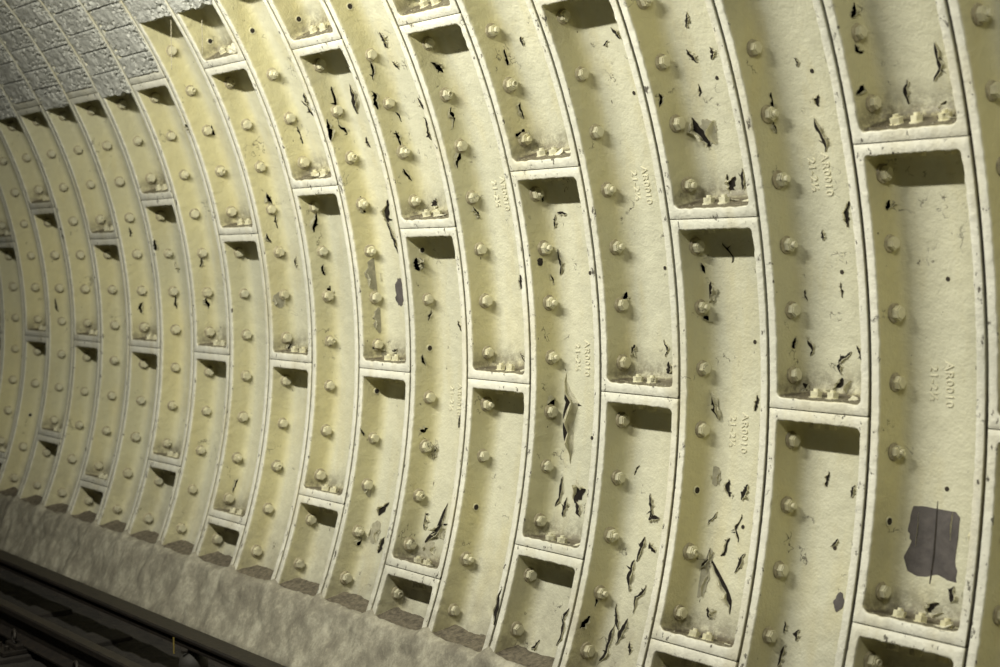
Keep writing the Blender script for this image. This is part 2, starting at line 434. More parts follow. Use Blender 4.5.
# ------------------------------------------------------------------ cast lettering: two lines reading downwards
def text_geo(txt, size):
    cu = bpy.data.curves.new('t', 'FONT'); cu.body = txt; cu.size = size; cu.extrude = .0022; cu.bevel_depth = .0007; cu.align_x = 'CENTER'; cu.space_character = 1.12
    o = bpy.data.objects.new('t', cu); COL.objects.link(o); bpy.context.view_layer.update()
    me = bpy.data.meshes.new_from_object(o.evaluated_get(bpy.context.evaluated_depsgraph_get()))
    V = [v.co.copy() for v in me.vertices]; F = [tuple(p.vertices) for p in me.polygons]
    bpy.data.objects.remove(o); bpy.data.meshes.remove(me); return V, F
V = []; F = []
for txt, x0 in (('AR0010', .0), ('21-2\u00bd', -.062)):
    v_, f_ = text_geo(txt, .043); b0 = len(V)
    for c in v_:
        v = -c.x; th = v/R; rho = R+DEP-.0008-c.z
        V.append((x0+c.y-.012, rho*math.cos(th)-R, rho*math.sin(th)))
    F += [tuple(k+b0 for k in f) for f in f_]
LET = mesh('cast_lettering', V, F, CURL, smooth=False)
for (i, c), (s, Ms) in list(SEGOB.items()):
    if -1 <= i <= 6 and c > -12 and c < 26: put('cast_lettering', LET, s)

# ------------------------------------------------------------------ peeled paint
def patch_mesh(name, Ln, Wd, mats, seed, n=22, jag=.35, th=.0012, taper=1.0):
    r = random.Random(seed); bm = bmesh.new(); pts = []
    for k in range(n):
        a = 2*PI*k/n; sx, sy = math.cos(a), math.sin(a)
        j = 1+jag*(r.random()-.5)
        w_ = Wd/2*j*(1-taper*.0+0)*(abs(sx)**.8)*(1 if sx > 0 else -1)*(1-.55*taper*abs(sy)**2)
        pts.append((w_, Ln/2*sy*(1+jag*.25*(r.random()-.5))))
    prism(bm, pts, -.006, th)
    return from_bm(name, bm, mats)
def curl_mesh(Ln, Wd, lift, seed, both=False):
    """paint skin hinged along x=0 and rolled up towards -x"""
    r = random.Random(seed); bm = bmesh.new(); nu, nv = 7, 12; g = []
    for a in range(nv+1):
        v = -1+2*a/nv; wv = Wd*(1-.75*abs(v)**1.7)*(1+.3*mn.noise(Vector((v*2.2, seed, 0)))) ; row = []
        for b in range(nu+1):
            u = b/nu; ang = u*(1.9+.5*mn.noise(Vector((v*3, seed*2, 0))))
            rr = wv/2.0
            x = -rr*math.sin(ang); z = lift*.0+rr*(1-math.cos(ang))*(.55+lift)
            row.append(bm.verts.new((x+.003*mn.noise(Vector((v*6, seed, 1))), v*Ln/2, z+.0008)))
        g.append(row)
    for a in range(nv):
        for b in range(nu): f = bm.faces.new((g[a][b], g[a+1][b], g[a+1][b+1], g[a][b+1]))
    bmesh.ops.solidify(bm, geom=bm.faces[:], thickness=.0014)
    me = from_bm('paint_curl', bm, CURL, True); soft(me); return me
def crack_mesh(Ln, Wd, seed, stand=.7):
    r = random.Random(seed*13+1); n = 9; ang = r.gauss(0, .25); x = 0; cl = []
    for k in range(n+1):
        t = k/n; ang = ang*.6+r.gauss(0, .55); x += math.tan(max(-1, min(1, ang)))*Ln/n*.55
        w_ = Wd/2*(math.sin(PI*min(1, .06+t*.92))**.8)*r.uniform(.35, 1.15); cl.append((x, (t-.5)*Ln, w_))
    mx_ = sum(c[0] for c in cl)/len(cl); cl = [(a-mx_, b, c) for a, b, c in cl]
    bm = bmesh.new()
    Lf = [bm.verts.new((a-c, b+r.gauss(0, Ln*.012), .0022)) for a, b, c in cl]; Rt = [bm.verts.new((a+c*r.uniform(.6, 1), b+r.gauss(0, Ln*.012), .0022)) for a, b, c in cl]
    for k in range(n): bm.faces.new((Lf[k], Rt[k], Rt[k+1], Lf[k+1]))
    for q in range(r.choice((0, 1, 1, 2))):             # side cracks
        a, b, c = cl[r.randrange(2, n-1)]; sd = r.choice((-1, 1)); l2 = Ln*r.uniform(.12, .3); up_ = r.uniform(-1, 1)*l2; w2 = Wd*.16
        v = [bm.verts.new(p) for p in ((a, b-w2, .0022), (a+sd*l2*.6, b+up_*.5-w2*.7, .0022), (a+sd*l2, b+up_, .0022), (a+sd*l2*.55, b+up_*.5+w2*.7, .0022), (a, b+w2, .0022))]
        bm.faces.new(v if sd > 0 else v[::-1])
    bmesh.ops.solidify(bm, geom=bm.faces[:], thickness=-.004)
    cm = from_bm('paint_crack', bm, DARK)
    bm = bmesh.new(); rows = []; sd = 1 if r.random() < .65 else -1
    for a, b, c in cl:
        h = c*stand*r.uniform(.5, 1.5)+.0015; e = a+sd*c
        rows.append([bm.verts.new(p) for p in ((e+sd*(c*.9+.002), b, .0005), (e+sd*.001, b, h*.45), (e-sd*h*.05, b+r.gauss(0, Ln*.01), h), (e+sd*h*.5, b, h*1.25))])
    for p, q in zip(rows, rows[1:]):
        for j in range(3): bm.faces.new((p[j], p[j+1], q[j+1], q[j]))
    bmesh.ops.solidify(bm, geom=bm.faces[:], thickness=.0011)
    return cm, from_bm('paint_curl', bm, CURL, False)
def pxsize(px, py):                   # metres per pixel across the line of sight
    i, k, P = on_wall(px, py); return (P-CAM).dot(R1)/F_PX
# (x, y, length px, width px, lean deg from the ring direction (clockwise +), sort)
PEEL = [
 (937, 62, 36, 6, 8, 's'), (821, 135, 32, 6, -12, 's'), (907, 92, 22, 5, 0, 's'), (854, 10, 14, 10, 30, 'b'), (858, 50, 14, 5, -25, 's'), (944, 107, 12, 8, 20, 'b'),
 (860, 90, 12, 7, 40, 'b'), (818, 100, 10, 6, 30, 'b'), (772, 100, 14, 7, 10, 'b'), (775, 128, 12, 5, 0, 's'), (797, 62, 9, 3, 10, 's'),
 (708, 132, 27, 16, 5, 'f'), (687, 20, 15, 5, 20, 's'), (692, 56, 16, 6, -20, 's'), (712, 53, 12, 5, 0, 's'), (521, 110, 16, 6, 10, 's'), (522, 41, 9, 5, 0, 's'), (506, 57, 14, 6, 10, 'b'),
 (522, 132, 16, 8, 60, 'b'), (616, 33, 12, 6, 0, 's'), (606, 43, 8, 3, 40, 's'), (660, 100, 12, 4, 10, 's'), (700, 90, 12, 3, 10, 's'),
 (384, 40, 16, 6, -15, 's'), (354, 99, 26, 9, 10, 'b'), (334, 97, 20, 6, 20, 'b'), (345, 130, 26, 3, -25, 's'), (428, 128, 22, 6, -8, 's'), (421, 103, 11, 4, 0, 's'), (452, 117, 18, 5, -10, 's'),
 (441, 69, 22, 7, -15, 's'), (372, 70, 16, 4, -10, 's'), (300, 135, 16, 5, -15, 's'), (329, 130, 18, 6, 0, 'b'), (306, 99, 12, 5, 0, 's'), (368, 142, 10, 3, 0, 's'), (458, 160, 14, 8, 30, 'b'), (400, 118, 14, 4, -10, 's'), (398, 138, 14, 4, 0, 's'),
 (388, 212, 24, 6, 6, 's'), (393, 236, 32, 6, -16, 's'), (374, 275, 34, 15, -3, 'g'), (380, 320, 26, 11, -2, 'g'), (400, 292, 28, 9, 6, 'i'), (315, 222, 16, 7, 10, 'b'), (362, 205, 14, 8, -20, 'b'),
 (478, 214, 16, 5, -8, 's'), (420, 264, 12, 9, 0, 'f'), (430, 314, 12, 3, 10, 's'), (408, 176, 16, 4, 0, 's'), (435, 203, 10, 7, 40, 'b'), (460, 326, 10, 4, 0, 's'), (323, 270, 10, 4, 0, 's'), (330, 290, 9, 8, 30, 'b'),
 (743, 180, 22, 6, 8, 's'), (733, 186, 18, 9, 20, 'b'), (728, 178, 8, 3, 0, 's'), (555, 222, 14, 3, 5, 's'), (562, 213, 12, 3, 80, 's'), (560, 262, 24, 5, -3, 's'), (540, 262, 8, 6, 0, 'd'), (704, 270, 14, 5, 0, 's'), (710, 293, 20, 9, 10, 'b'), (729, 252, 20, 4, -10, 's'),
 (708, 318, 10, 6, 60, 'b'), (521, 282, 14, 4, 0, 's'), (553, 280, 12, 3, 0, 's'), (627, 296, 12, 8, 60, 'b'), (543, 196, 9, 6, 0, 'b'),
 (848, 214, 24, 7, 2, 's'), (823, 235, 10, 4, 0, 's'), (780, 180, 14, 7, 20, 'b'), (806, 295, 10, 4, 0, 's'), (842, 290, 14, 2, -5, 's'), (888, 205, 8, 8, 0, 'b'),
 (567, 417, 84, 15, 1, 'F'), (712, 400, 36, 9, -5, 'F'), (560, 492, 28, 5, 14, 's'), (580, 495, 16, 14, 60, 'b'), (666, 348, 16, 3, 0, 's'), (669, 369, 12, 7, 10, 'b'), (716, 476, 20, 9, 0, 'g'), (729, 488, 16, 6, -12, 's'), (745, 492, 16, 8, 25, 's'), (651, 506, 22, 5, 5, 's'),
 (632, 350, 12, 8, 60, 'b'), (553, 403, 12, 8, 60, 'b'), (637, 470, 10, 2, 5, 's'), (524, 360, 14, 3, 0, 's'),
 (845, 357, 18, 5, 45, 's'), (840, 368, 12, 5, 5, 's'), (860, 353, 14, 5, 0, 's'), (845, 388, 18, 13, 0, 'f'), (809, 344, 22, 6, -14, 's'), (794, 343, 9, 5, 0, 'b'), (757, 403, 14, 5, 10, 'b'), (828, 479, 14, 4, -8, 's'), (853, 491, 12, 5, 15, 's'), (795, 372, 8, 6, 0, 'b'), (803, 388, 14, 8, 50, 'b'),
 (934, 541, 96, 46, 0, 'I'), (839, 602, 20, 9, 6, 'i'), (785, 627, 12, 4, 5, 's'), (781, 657, 24, 5, 10, 's'), (797, 635, 10, 7, 0, 'b'), (835, 543, 10, 4, 20, 's'), (934, 615, 22, 10, 40, 'f'), (952, 595, 16, 7, 0, 's'),
 (641, 549, 24, 6, 12, 's'), (631, 575, 28, 6, 12, 's'), (639, 598, 28, 6, 28, 's'), (617, 617, 22, 5, 4, 's'), (608, 644, 40, 5, 12, 's'), (622, 632, 24, 7, 20, 'b'), (563, 627, 34, 5, 18, 's'), (536, 645, 12, 4, 60, 's'), (726, 548, 18, 7, 45, 's'), (740, 563, 20, 6, 40, 's'),
 (708, 562, 26, 7, 10, 'f'), (722, 583, 52, 9, -4, 'F'), (702, 580, 38, 12, 8, 'g'), (739, 528, 26, 3, -2, 's'), (712, 519, 16, 3, 8, 's'), (652, 548, 12, 5, -50, 's'), (654, 518, 12, 6, 60, 'b'), (585, 622, 14, 6, 30, 'b'), (712, 614, 10, 8, 0, 'f'), (565, 507, 18, 6, 10, 's'), (578, 509, 16, 6, -20, 's'), (630, 648, 12, 4, -20, 's'), (596, 600, 12, 3, 0, 's'),
 (384, 509, 16, 6, 15, 's'), (382, 545, 16, 5, 10, 's'), (375, 532, 24, 10, 5, 'g'), (438, 525, 44, 6, 27, 's'), (425, 520, 16, 5, 10, 's'), (498, 606, 34, 5, 0, 's'), (467, 637, 8, 7, 60, 'b'), (441, 533, 12, 8, 0, 'f'), (355, 606, 12, 5, 70, 's'), (430, 548, 14, 12, 0, 'g'), (361, 540, 10, 8, 0, 'b'),
 (424, 430, 8, 7, 60, 'b'), (435, 453, 12, 4, 0, 's'), (423, 360, 10, 4, 0, 's'), (460, 420, 14, 3, 0, 's'), (395, 352, 10, 5, 30, 's'), (380, 345, 14, 9, 40, 'b'), (362, 432, 7, 3, 0, 's'), (371, 489, 16, 12, 0, 'g'), (278, 466, 13, 11, 0, 'g'),
 (176, 266, 10, 3, 0, 's'), (176, 302, 14, 4, -10, 's'), (207, 303, 10, 6, 0, 'b'), (201, 262, 9, 4, 0, 's'), (155, 245, 9, 6, 0, 'b'), (141, 307, 10, 5, 30, 's'), (130, 232, 9, 3, 10, 's'), (62, 233, 10, 4, -20, 's'), (56, 305, 12, 3, 0, 's'), (236, 484, 16, 3, 10, 's'), (290, 345, 10, 4, 0, 's'), (280, 300, 16, 12, 0, 'g'), (296, 262, 10, 3, 0, 's'),
 (213, 130, 9, 6, 0, 'b'), (188, 128, 9, 5, -30, 's'), (270, 200, 16, 6, -20, 's'), (276, 222, 12, 3, -20, 's'), (310, 110, 22, 4, -10, 's'), (396, 65, 10, 4, -20, 's'), (375, 100, 16, 6, 0, 'b'), (268, 238, 8, 4, 0, 'b'),
]
for q, (px, py, ln, wd, lean, sort) in enumerate(PEEL):
    try: i, th, kind, M = surf_frame(px, py)
    except ValueError: continue
    sa = seg_at(i, th)
    if not sa or th > INFILL(i): continue
    s, Ms = sa; mp = pxsize(px, py); Ln = ln*mp; P = M.translation
    # width foreshortened by the oblique view
    nrm = M.to_3x3().col[2]; u = M.to_3x3().col[0]; vw = (P-CAM).normalized()
    fs = max(.35, abs(u.cross(vw).length)); Wd = wd*mp/fs
    sgn = 1 if u.x > 0 or kind == 'flange' else -1
    if kind == 'flange' : sgn = 1 if u.y > 0 else -1
    M2 = Ms.inverted() @ M @ Matrix.Rotation(-rad(lean)*sgn, 4, 'Z')
    lowlev = .0022
    mt = {'I': IRON, 'i': IRON, 'g': GREYPATCH, 'b': DARK, 's': DARK, 'd': DARK, 'f': GREYPATCH, 'F': DARK}[sort]
    if sort == 'I':
        base = [(-.094, .112), (-.107, .037), (-.088, -.013), (-.132, -.114), (-.019, -.156), (.04, -.164), (.105, -.131), (.09, -.055), (.094, .095), (.058, .132), (.07, .157), (.02, .146), (.0, .158), (-.065, .149)]
        pts = []; rr = random.Random(5)
        for (ax, ay), (bx, by) in zip(base, base[1:]+base[:1]):
            for k in range(4):
                t = k/4; jx = 0 if k == 0 else rr.gauss(0, .0022); pts.append((ax+(bx-ax)*t+jx, ay+(by-ay)*t+jx))
        bm = bmesh.new(); prism(bm, pts, -.006, .002)
        o = put('bare_iron_patch', from_bm('bare_iron_patch', bm, IRON), s, mat_=M2, label='large purple-grey patch where the paint has fallen away')
        bm = bmesh.new(); prism(bm, [(-.001, -.15), (.004, -.15), (.010, -.05), (.007, .05), (.003, .14), (.0, .14), (.001, .05), (.003, -.05)], .001, .0032); put('paint_crack', from_bm('paint_crack', bm, DARK), s, mat_=M2, label='straight dark crack down the middle of the bare patch')
        for cx, cy, l2, w2, rz in ((-.072, .03, .12, .010, PI), (.066, .06, .1, .010, 0)):
            put('paint_curl', curl_mesh(l2, w2, .2, q+cx), s, mat_=M2 @ Matrix.Translation((cx, cy, .001)) @ Matrix.Rotation(rz, 4, 'Z'))
        continue
    nm = {'g': 'worn_patch', 'i': 'bare_iron_patch', 'd': 'paint_chip_hole'}.get(sort, 'paint_crack')
    kw = {}
    if sort == 'g': kw = dict(label='oval grey patch of worn undercoat')
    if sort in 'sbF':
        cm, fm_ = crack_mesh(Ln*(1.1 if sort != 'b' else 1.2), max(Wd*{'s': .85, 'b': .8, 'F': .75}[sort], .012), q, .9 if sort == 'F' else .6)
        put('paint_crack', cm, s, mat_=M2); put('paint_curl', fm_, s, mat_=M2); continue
    put(nm, patch_mesh(nm, Ln, Wd, mt, q, n=26, jag=.6, th=lowlev, taper=.4), s, mat_=M2, **kw)
    if sort == 'f':
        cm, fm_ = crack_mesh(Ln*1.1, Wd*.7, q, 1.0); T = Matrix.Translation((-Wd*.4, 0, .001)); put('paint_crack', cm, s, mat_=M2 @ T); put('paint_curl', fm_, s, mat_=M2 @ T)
    if sort == 'f':
        put('paint_curl', curl_mesh(Ln*.9, Wd*.8, .2, q), s, mat_=M2 @ Matrix.Translation((Wd*.55, 0, 0)))
    elif sort == 'g':
        put('paint_curl', curl_mesh(Ln*.6, Wd*.45, .2, q), s, mat_=M2 @ Matrix.Translation((Wd*.5, -Ln*.12, 0)))
        put('paint_curl', curl_mesh(Ln*.4, Wd*.3, .2, q+.3), s, mat_=M2 @ Matrix.Translation((-Wd*.5, -Ln*.1, 0)) @ Matrix.Rotation(PI, 4, 'Z'))

# ------------------------------------------------------------------ rough infill blocks in the upper pans
def block_mesh(seed, hl, ragged):
    nx, ny = 44, max(10, int(hl*2/.008)); hw = W/2-.014; V = []; F = []
    for b in range(ny+1):
        for a in range(nx+1):
            x = -hw+2*hw*a/nx; v = -hl+2*hl*b/ny
            n1 = mn.noise(Vector((x*22, v*22, seed*7))); n2 = mn.noise(Vector((x*70, v*70, seed*3))); n3 = mn.noise(Vector((x*12, v*12, seed*3+50)))
            ed = min(hw-abs(x), hl-abs(v))
            d = .006*n1+.0035*n2
            pit = mn.noise(Vector((x*48, v*48, seed+20)))
            near = max(0, 1-(hw-x)/.13)*.9+max(0, -n3)*.7   # rougher towards the right edge and in patches
            if pit < -.12: d += min(.03, (-.12-pit)*.22*near*1.4)
            d += .006*max(0, 1-ed/.006)
            vv = v
            if ragged and v < -hl+.05:
                vv = v+(.018*mn.noise(Vector((x*14, 3, seed)))+.012*mn.noise(Vector((x*45, 3, seed))))*(1-(v+hl)/.05)
            if b in (0,): d += .01
            th = vv/R; rho = R-.005+d
            V.append((x, rho*math.cos(th)-R, rho*math.sin(th)))
    for b in range(ny):
        for a in range(nx): k = b*(nx+1)+a; F.append((k, k+nx+1, k+nx+2, k+1))
    # sides and back
    n0 = len(V); edge = [a for a in range(nx+1)]+[b*(nx+1)+nx for b in range(1, ny+1)]+[ny*(nx+1)+a for a in range(nx-1, -1, -1)]+[b*(nx+1) for b in range(ny-1, 0, -1)]
    dp = .11
    for k in edge:
        x, y, z = V[k]; V.append((x*(.93), y+dp+.01*mn.noise(Vector((x*30, z*30, 5))), z+(.01 if ragged and z < 0 else 0)))
    ne = len(edge)
    for j in range(ne): a, b = edge[j], edge[(j+1) % ne]; F.append((a, b, n0+(j+1) % ne, n0+j))
    F.append(tuple(range(n0+ne-1, n0-1, -1)))
    me = mesh('infill_block', V, F, INF); bm = bmesh.new(); bm.from_mesh(me); bmesh.ops.recalc_face_normals(bm, faces=bm.faces); bm.to_mesh(me); bm.free()
    soft(me); return me
BS = 2.75; hb = R*rad(BS)/2-.0004
BL = [block_mesh(s, hb, False) for s in range(4)]; BR = [block_mesh(s+10, hb, True) for s in range(3)]
for i in RINGS:
    if i < -1 or i > 17: continue
    t = INFILL(i)
    rag = i not in (11, 13, 15, 17)
    if not rag: t = 28.68+.75
    if rag and i > 10: t = 27.9
    k = 0
    while t < 44.5:
        zs = random.uniform(.8, 1.12)
        o = put('infill_block', random.choice(BR if (k == 0 and rag) else BL), wall, mat_=frame(i, t+BS*zs/2, random.uniform(-.002, .002), R+random.uniform(-.003, .004)) @ Matrix.Diagonal((1, 1, zs, 1)) @ Matrix.Rotation(random.gauss(0, .006), 4, 'Y'))
        t += BS*zs; k += 1

# ------------------------------------------------------------------ vault above, end walls, platform
def shell(name, t0, t1, rho, x0, x1, m, n=40, thick=.25):
    V = []; F = []
    for k in range(n+1):
        a = rad(t0+(t1-t0)*k/n)
        for x in (x0, x1):
            for rr in (rho, rho+thick): V.append((x, rr*math.cos(a), rr*math.sin(a)))
    for k in range(n):
        b = k*4; F += [(b, b+4, b+6, b+2), (b+1, b+3, b+7, b+5), (b, b+1, b+5, b+4), (b+2, b+6, b+7, b+3)]
    F += [(0, 2, 3, 1), (4*n, 4*n+1, 4*n+3, 4*n+2)]
    return put(name, mesh(name, V, F, m), kind='structure')
XL, XR = -22*W, 2*W
shell('ceiling', 45.2, 118, R-.002, XL-2, 6.5, PLAIN)
shell('wall_left', 118.05, 205, R+.02, XL-2, 6.5, PLAIN)
shell('trim_1', -33, 45.1, R+.17, XL-.1, XR+.1, GRIME, 30, .1)     # iron and earth behind the pans
shell('wall_front', -33, 45.1, R+.02, XR+.02, 6.5, PLAIN, 30)
def slab(name, lo, hi, m, **kw):
    bm = bmesh.new(); c = [(a+b)/2 for a, b in zip(lo, hi)]; s = [b-a for a, b in zip(lo, hi)]; box(bm, c, s)
    return put(name, from_bm(name, bm, m), kind='structure', **kw)
slab('platform', (XL-2, -3.0, -1.25), (6.5, -.1, -1.0), PLATM)
slab('platform_wall', (XL-2, -.4, -1.9), (6.5, -.25, -1.25), PLATM)

# track bed
nx, ny = 220, 46; V = []; F = []
for b in range(ny+1):
    for a in range(nx+1):
        x = XL-2+(XR+2-XL+2)*a/nx; y = -.24+3.1*b/ny
        z = -1.70+.02*mn.noise(Vector((x*6, y*6, 0)))+.012*mn.noise(Vector((x*19, y*19, 3)))
        V.append((x, y, z))
for b in range(ny):
    for a in range(nx): k = b*(nx+1)+a; F.append((k, k+1, k+nx+2, k+nx+1))
put('floor', mesh('floor', V, F, GRIME), kind='structure')

# ------------------------------------------------------------------ concrete haunch
nx = 900; x0, x1 = XL-.2, XR
prof_n = 34; V = []; F = []; Zn = []
TB = -23.1
for a in range(nx+1):
    x = x0+(x1-x0)*a/nx; fx = (-x/W) % 1.0; dj = min(fx, 1-fx)*W       # distance to nearest ring joint
    rise = .028*math.exp(-(dj/.045)**2)+.010*mn.noise(Vector((x*7, 0, 0)))+.006*mn.noise(Vector((x*30, 0, 4)))
    yf = R*math.cos(rad(TB)); zf = R*math.sin(rad(TB))+rise
    bul = .012*mn.noise(Vector((x*3.2, 5, 0)))
    for k in range(prof_n+1):
        if k <= 10:
            t = 1-k/10; inz = max(0, (dj-.02)/.03); inz = min(1, inz)
            y = yf+.004+.135*t; z = zf+(.030*t**1.2+.008*mn.noise(Vector((x*16, y*16, 2))))-.01*inz*(t > 0)
            zn = 1.0 if k < 10 and dj > .03 else (.5 if k < 10 else 0)
        else:
            t = (k-10)/(prof_n-10); 
            y = yf-.02-.30*t+.03*math.sin(t*PI)+(bul+.03*mn.noise(Vector((x*5+t*1.2, t*2.2, 1)))-.022*abs(mn.noise(Vector((x*7-t*3.5, t*3, 7))))+.004*mn.noise(Vector((x*40, t*24, 3))))*min(1, t*5)
            z = zf-.004-(.52+rise)*t**1.08; zn = 0
        V.append((x, y, z)); Zn.append(zn)
for a in range(nx):
    for k in range(prof_n): q = a*(prof_n+1)+k; F.append((q, q+1, q+prof_n+2, q+prof_n+1))
me = mesh('concrete_haunch', V, F, HAUNCH, Zn)
put('concrete_haunch', me, kind='structure', label='pale smeared concrete haunch at the foot of the iron lining')

# ------------------------------------------------------------------ rails
def rail_prof(hw, h, fw, web, head):
    r = .008
    return [(-fw, 0), (fw, 0), (fw, .010), (web, .026), (web, h-head-.012), (hw, h-head), (hw, h-r), (hw-r, h), (-hw+r, h), (-hw, h-r), (-hw, h-head), (-web, h-head-.012), (-web, .026), (-fw, .010)]
def rail(name, y, ztop, prof, x0, x1, lab, cat):
    bm = bmesh.new(); h = max(p[1] for p in prof); prism(bm, prof, x0, x1, 'x')
    for f in bm.faces:
        if f.calc_center_median().z > h-.006 and abs(f.normal.z) > .3: f.material_index = 1
    bmesh.ops.recalc_face_normals(bm, faces=bm.faces)
    return put(name, from_bm(name, bm, [STEELD, STEELT]), loc=(0, y, ztop-h), label=lab, category=cat)
ZR = -1.49
rail('running_rail', 2.035, ZR, rail_prof(.036, .155, .07, .009, .036), XL, XR, 'dark steel running rail with a faint shine, second rail from the wall', 'rail')
p = rail_prof(.062, .062, .05, .045, .02)
o = rail('conductor_rail', 2.392, -1.41, p, XL, XR, 'thick black conductor rail raised beside the concrete haunch', 'rail')
rail('running_rail', .60, ZR, rail_prof(.036, .155, .07, .009, .036), XL, XR, 'far dark running rail out of the picture on the platform side', 'rail')
def insulator(x, lab):
    e = put('insulator', None, loc=(x, 2.385, -1.616), label=lab, category='insulator')
    bm = bmesh.new(); lathe(bm, [(.05, -.06), (.065, -.0), (.075, .055), (.070, .085), (.050, .108), (.02, .122)], 24); me = from_bm('dome', bm, CERAM, True); put('dome', me, e)
    bm = bmesh.new(); box(bm, (0, 0, .133), (.03, .05, .020), .002); box(bm, (0, -.060, .128), (.02, .008, .012), .001); box(bm, (0, .060, .128), (.02, .008, .012), .001); box(bm, (0, 0, .1265), (.018, .13, .006), .001); put('rail_clamp', from_bm('rail_clamp', bm, STEELD), e)
insulator(-3.92, 'grey dome insulator under the conductor rail, in the bottom corner')
bm = bmesh.new(); box(bm, (0, 0, 0), (.012, .003, .085), .0008)
put('yellow_tag', from_bm('yellow_tag', bm, YEL), loc=(-4.02, 2.327, -1.475), label='narrow yellow mark on the side of the conductor rail', category='tag')
CH = {}
def chair_meshes():
    bm = bmesh.new(); box(bm, (0, -.02, .0125), (.18, .36, .024), .004); box(bm, (0, -.10, .035), (.15, .05, .03), .006); CH['base_plate'] = from_bm('base_plate', bm, STEELD)
    bm = bmesh.new(); n = 14; prev = None; pts = []
    for k in range(n+1):
        t = k/n*1.6*PI; pts.append(Vector((.038*math.cos(t), -.115+.02*math.sin(t*.5), .075+.038*math.sin(t)+.01*k/n)))
    tube(bm, pts, .011); CH['spring_clip'] = from_bm('spring_clip', bm, STEELD, True)
    bm = bmesh.new(); lathe(bm, [(.024, 0), (.024, .006), (.014, .007), (.014, .03), (.008, .034)], 12); CH['screw'] = from_bm('screw', bm, STEELD)
def tube(bm, pts, r, n=8):
    rings = []
    for k, p in enumerate(pts):
        d = (pts[min(k+1, len(pts)-1)]-pts[max(k-1, 0)]).normalized(); a = d.orthogonal().normalized() if k == 0 else (prev-d*prev.dot(d)).normalized(); prev = a; b = d.cross(a)
        rings.append([bm.verts.new(p+a*r*math.cos(2*PI*j/n)+b*r*math.sin(2*PI*j/n)) for j in range(n)])
    for a, b in zip(rings, rings[1:]):
        for j in range(n): bm.faces.new((a[j], a[(j+1) % n], b[(j+1) % n], b[j]))
    bm.faces.new(rings[0][::-1]); bm.faces.new(rings[-1])
chair_meshes()
bm = bmesh.new(); box(bm, (0, 0, 0), (.25, 2.5, .13), .008); SL = from_bm('sleeper', bm, WOOD)
labs = {-6.00: ('farther left', 'dark sleeper outside the left edge of the frame'), -5.15: ('leftmost visible', 'leftmost dark timber sleeper crossing under the rails'), -4.32: ('right-hand visible', 'dark timber sleeper nearest the bottom of the frame'), -3.49: ('nearest, cut off', 'nearest dark sleeper, below the bottom edge')}
for x, (a, b) in labs.items():
    put('sleeper', SL, loc=(x, 1.33, -1.739), label=b, category='sleeper', group='timber sleepers under the track')
    e = put('rail_chair', None, loc=(x, 2.035, -1.672), label=a+' iron rail chair with a curled spring clip holding the running rail', category='rail chair', group='rail chairs along the running rail')
    put('base_plate', CH['base_plate'], e); put('spring_clip', CH['spring_clip'], e, loc=(0, 0, .0))
    put('spring_clip', CH['spring_clip'], e, rot=(0, 0, PI)); put('screw', CH['screw'], e, loc=(-.055, -.165, .02)); put('screw', CH['screw'], e, loc=(.055, -.165, .02))

# ------------------------------------------------------------------ lamps (out of the picture)
for n_, (x, y, z, p_, L_) in enumerate(LAMPS):
    e = put('strip_lamp', None, loc=(x, y, z+.06), label=['long strip lamp over the middle of the wall, above the frame', 'dim short strip lamp over the near end, above the frame'][n_], category='lamp', group='strip lamps along the vault')
    bm = bmesh.new(); box(bm, (0, 0, .05), (L_+.1, .14, .06), .01); put('housing', from_bm('housing', bm, PLAIN), e)
    bm = bmesh.new(); prism(bm, [(.012*math.cos(k*PI/5), .012*math.sin(k*PI/5)) for k in range(10)], -L_/2, L_/2, 'x'); put('lamp_tube', from_bm('lamp_tube', bm, TUBE), e, loc=(0, 0, .0))
    bm = bmesh.new(); prism(bm, [(.006, 0), (0, .006), (-.006, 0), (0, -.006)], .08, .6); put('hanger', from_bm('hanger', bm, STEELD), e)

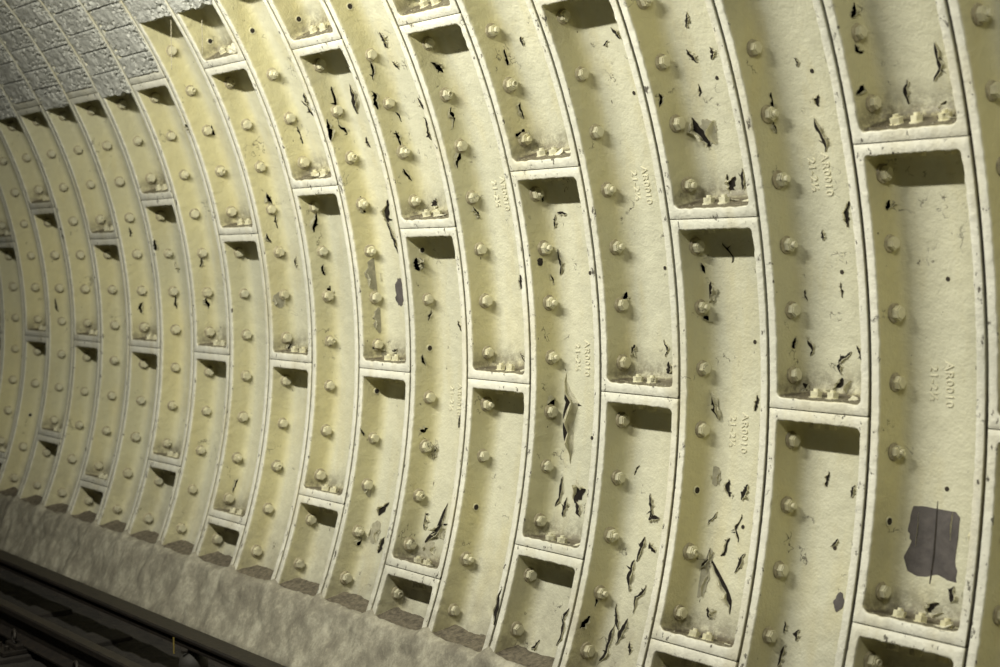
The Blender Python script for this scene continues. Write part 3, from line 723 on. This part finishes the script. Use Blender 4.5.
# ------------------------------------------------------------------ loose bits on the ledges, hanging wires
def chip_mesh(seed, s):
    r = random.Random(seed); bm = bmesh.new(); n = r.choice((4, 5, 6)); 
    pts = [(s*(.6+.6*r.random())*math.cos(2*PI*k/n), s*.7*(.6+.6*r.random())*math.sin(2*PI*k/n)) for k in range(n)]
    prism(bm, pts, 0, .003); bmesh.ops.subdivide_edges(bm, edges=bm.edges[:], cuts=1, use_grid_fill=True)
    for v in bm.verts: v.co.z += 9*(v.co.x**2)*(.6+r.random()*.2)
    return from_bm('paint_chip', bm, CHIPM)
def ledge(i, lo, x, dep, up=.003):
    P = frame(i, lo, x, R+dep); return P @ Matrix.Translation((0, 0, TC+.006+up))
RN = ['upper right', 'middle right', '', '']
CHIPS = [(0, 15.82, .12, .085, .035, 'large curled paint chip on the top right ledge, right of its nuts'),
 (0, 15.82, .15, .11, .03, 'flat cream paint chip lying against the back of the top right ledge'),
 (0, 15.82, .06, .12, .022, 'small cream paint chip behind the nuts of the top right ledge'),
 (0, -14.18, .10, .06, .035, 'big paint chip right of the nuts below the bare iron patch'),
 (0, -14.18, .13, .10, .03, 'thin paint chip in the back corner below the bare iron patch'),
 (2, 11.54, .05, .10, .025, 'paint chip beside the two square nuts on the ledge right of centre at the top'),
 (2, 11.54, .12, .09, .03, 'tilted paint chip at the right end of the ledge right of centre at the top'),
 (1, -1.32, .10, .08, .03, 'curled paint chip right of the nuts on the middle right ledge'),
 (2, -18.46, .10, .08, .028, 'paint chip on the lowest ledge right of centre, near the bottom edge'),
 (4, 15.82, .04, .07, .032, 'cream paint chip among the nuts on the ledge at top centre'),
 (4, 15.82, .10, .09, .034, 'larger paint chip at the right end of the ledge at top centre'),
 (4, -14.18, .09, .08, .024, 'paint chip on the lower ledge at bottom centre'),
 (5, -1.32, .10, .07, .026, 'paint chip on the ledge just left of the picture centre'),
 (6, 11.54, .06, .06, .034, 'bright paint chip against the nut on the upper ledge left of centre'),
 (8, 15.82, -.03, .04, .045, 'large shaggy heap of peeled paint hanging over the small ledge left of centre'),
 (8, 15.82, .06, .03, .035, 'peeled paint scrap at the right end of the small ledge left of centre'),
 (6, -18.46, .03, .08, .034, 'paint chip in the rubble on the low ledge left of centre'),
 (7, -1.32, .06, .07, .024, 'small paint chip on the middle ledge left of centre')]
for k, (i, lo, x, dep, s, lab) in enumerate(CHIPS):
    put('paint_chip', chip_mesh(k, s), mat_=ledge(i, lo, x, dep) @ Matrix.Rotation(random.uniform(-.2, .35), 4, 'X') @ Matrix.Rotation(random.uniform(0, 6), 4, 'Z') @ Matrix.Rotation(random.uniform(-.2, .2), 4, 'Y'), label=lab, category='paint chip', group='fallen paint chips on the ledges')
# grit on the ledges: one uncountable scatter per ledge
def grit_mesh(seed, n):
    r = random.Random(seed); V = []; F = []
    for k in range(n):
        x = r.uniform(-.18, .18); y = r.uniform(-.055, .055); z = .001; s = r.uniform(.0012, .004)*(2 if r.random() < .06 else 1); b = len(V)
        a = r.uniform(0, 3); 
        for j in range(3): V.append((x+s*math.cos(a+j*2.1), y+s*math.sin(a+j*2.1)*.8, z-.001))
        V.append((x, y, z+s*.9)); F += [(b, b+1, b+3), (b+1, b+2, b+3), (b+2, b, b+3)]
    return mesh('grit', V, F, GRITM, smooth=False)
GR = [grit_mesh(k, 200) for k in range(3)]
for i in range(-1, 12):
    for lo in seams(i):
        if -22 < lo < INFILL(i)-4 and (i, lo) is not None and any(abs(c-15-lo) < .01 for c in segs(i)):
            s, Ms = SEGOB[(i, lo+15)]
            put('grit', GR[i % 3], s, mat_=Ms.inverted() @ ledge(i, lo, 0, .07, -.001), kind='stuff')
# crumbling mortar lump on ledge of ring J at the top
def lump(name, i, lo, x, dep, s, lab):
    bm = bmesh.new(); bmesh.ops.create_icosphere(bm, subdivisions=4, radius=1)
    for v in bm.verts:
        c = v.co.copy(); v.co = Vector((c.x*s*1.3, c.y*s, max(c.z, -.25)*s*.8))*(1+.28*mn.noise(c*2.2)+.13*mn.noise(c*6))
    put(name, from_bm(name, bm, CHIPM, True), mat_=ledge(i, lo, x, dep, .006), label=lab, category='debris')
lump('plaster_lump', 9, 28.68, .10, .06, .045, 'pale crumbly plaster lump on the topmost small ledge beside the infill')
lump('plaster_lump', 8, 15.82, .13, .09, .03, 'rough plaster lump on the small ledge left of centre')
def wire(px0, py0, px1, py1, i, dep, lab):
    def at(px, py):
        return on_wall(px, py, R+dep)[2]
    A, B_ = at(px0, py0), at(px1, py1); B_ = Vector((A.x, A.y, B_.z)); 
    bm = bmesh.new(); tube(bm, [A+(B_-A)*t+Vector((.004*mn.noise(Vector((t*4, px0, 0))), 0, 0)) for t in np.linspace(0, 1, 12)], .0022, 6)
    put('hanging_wire', from_bm('hanging_wire', bm, WIREM, True), label=lab, category='wire')
wire(171, 20, 171, 78, 10, -.01, 'thin pale wire hanging straight down beside the infill, left one of two')
wire(202, 20, 202, 62, 9, .02, 'thin pale wire hanging in the shadowed pan, right one of two')
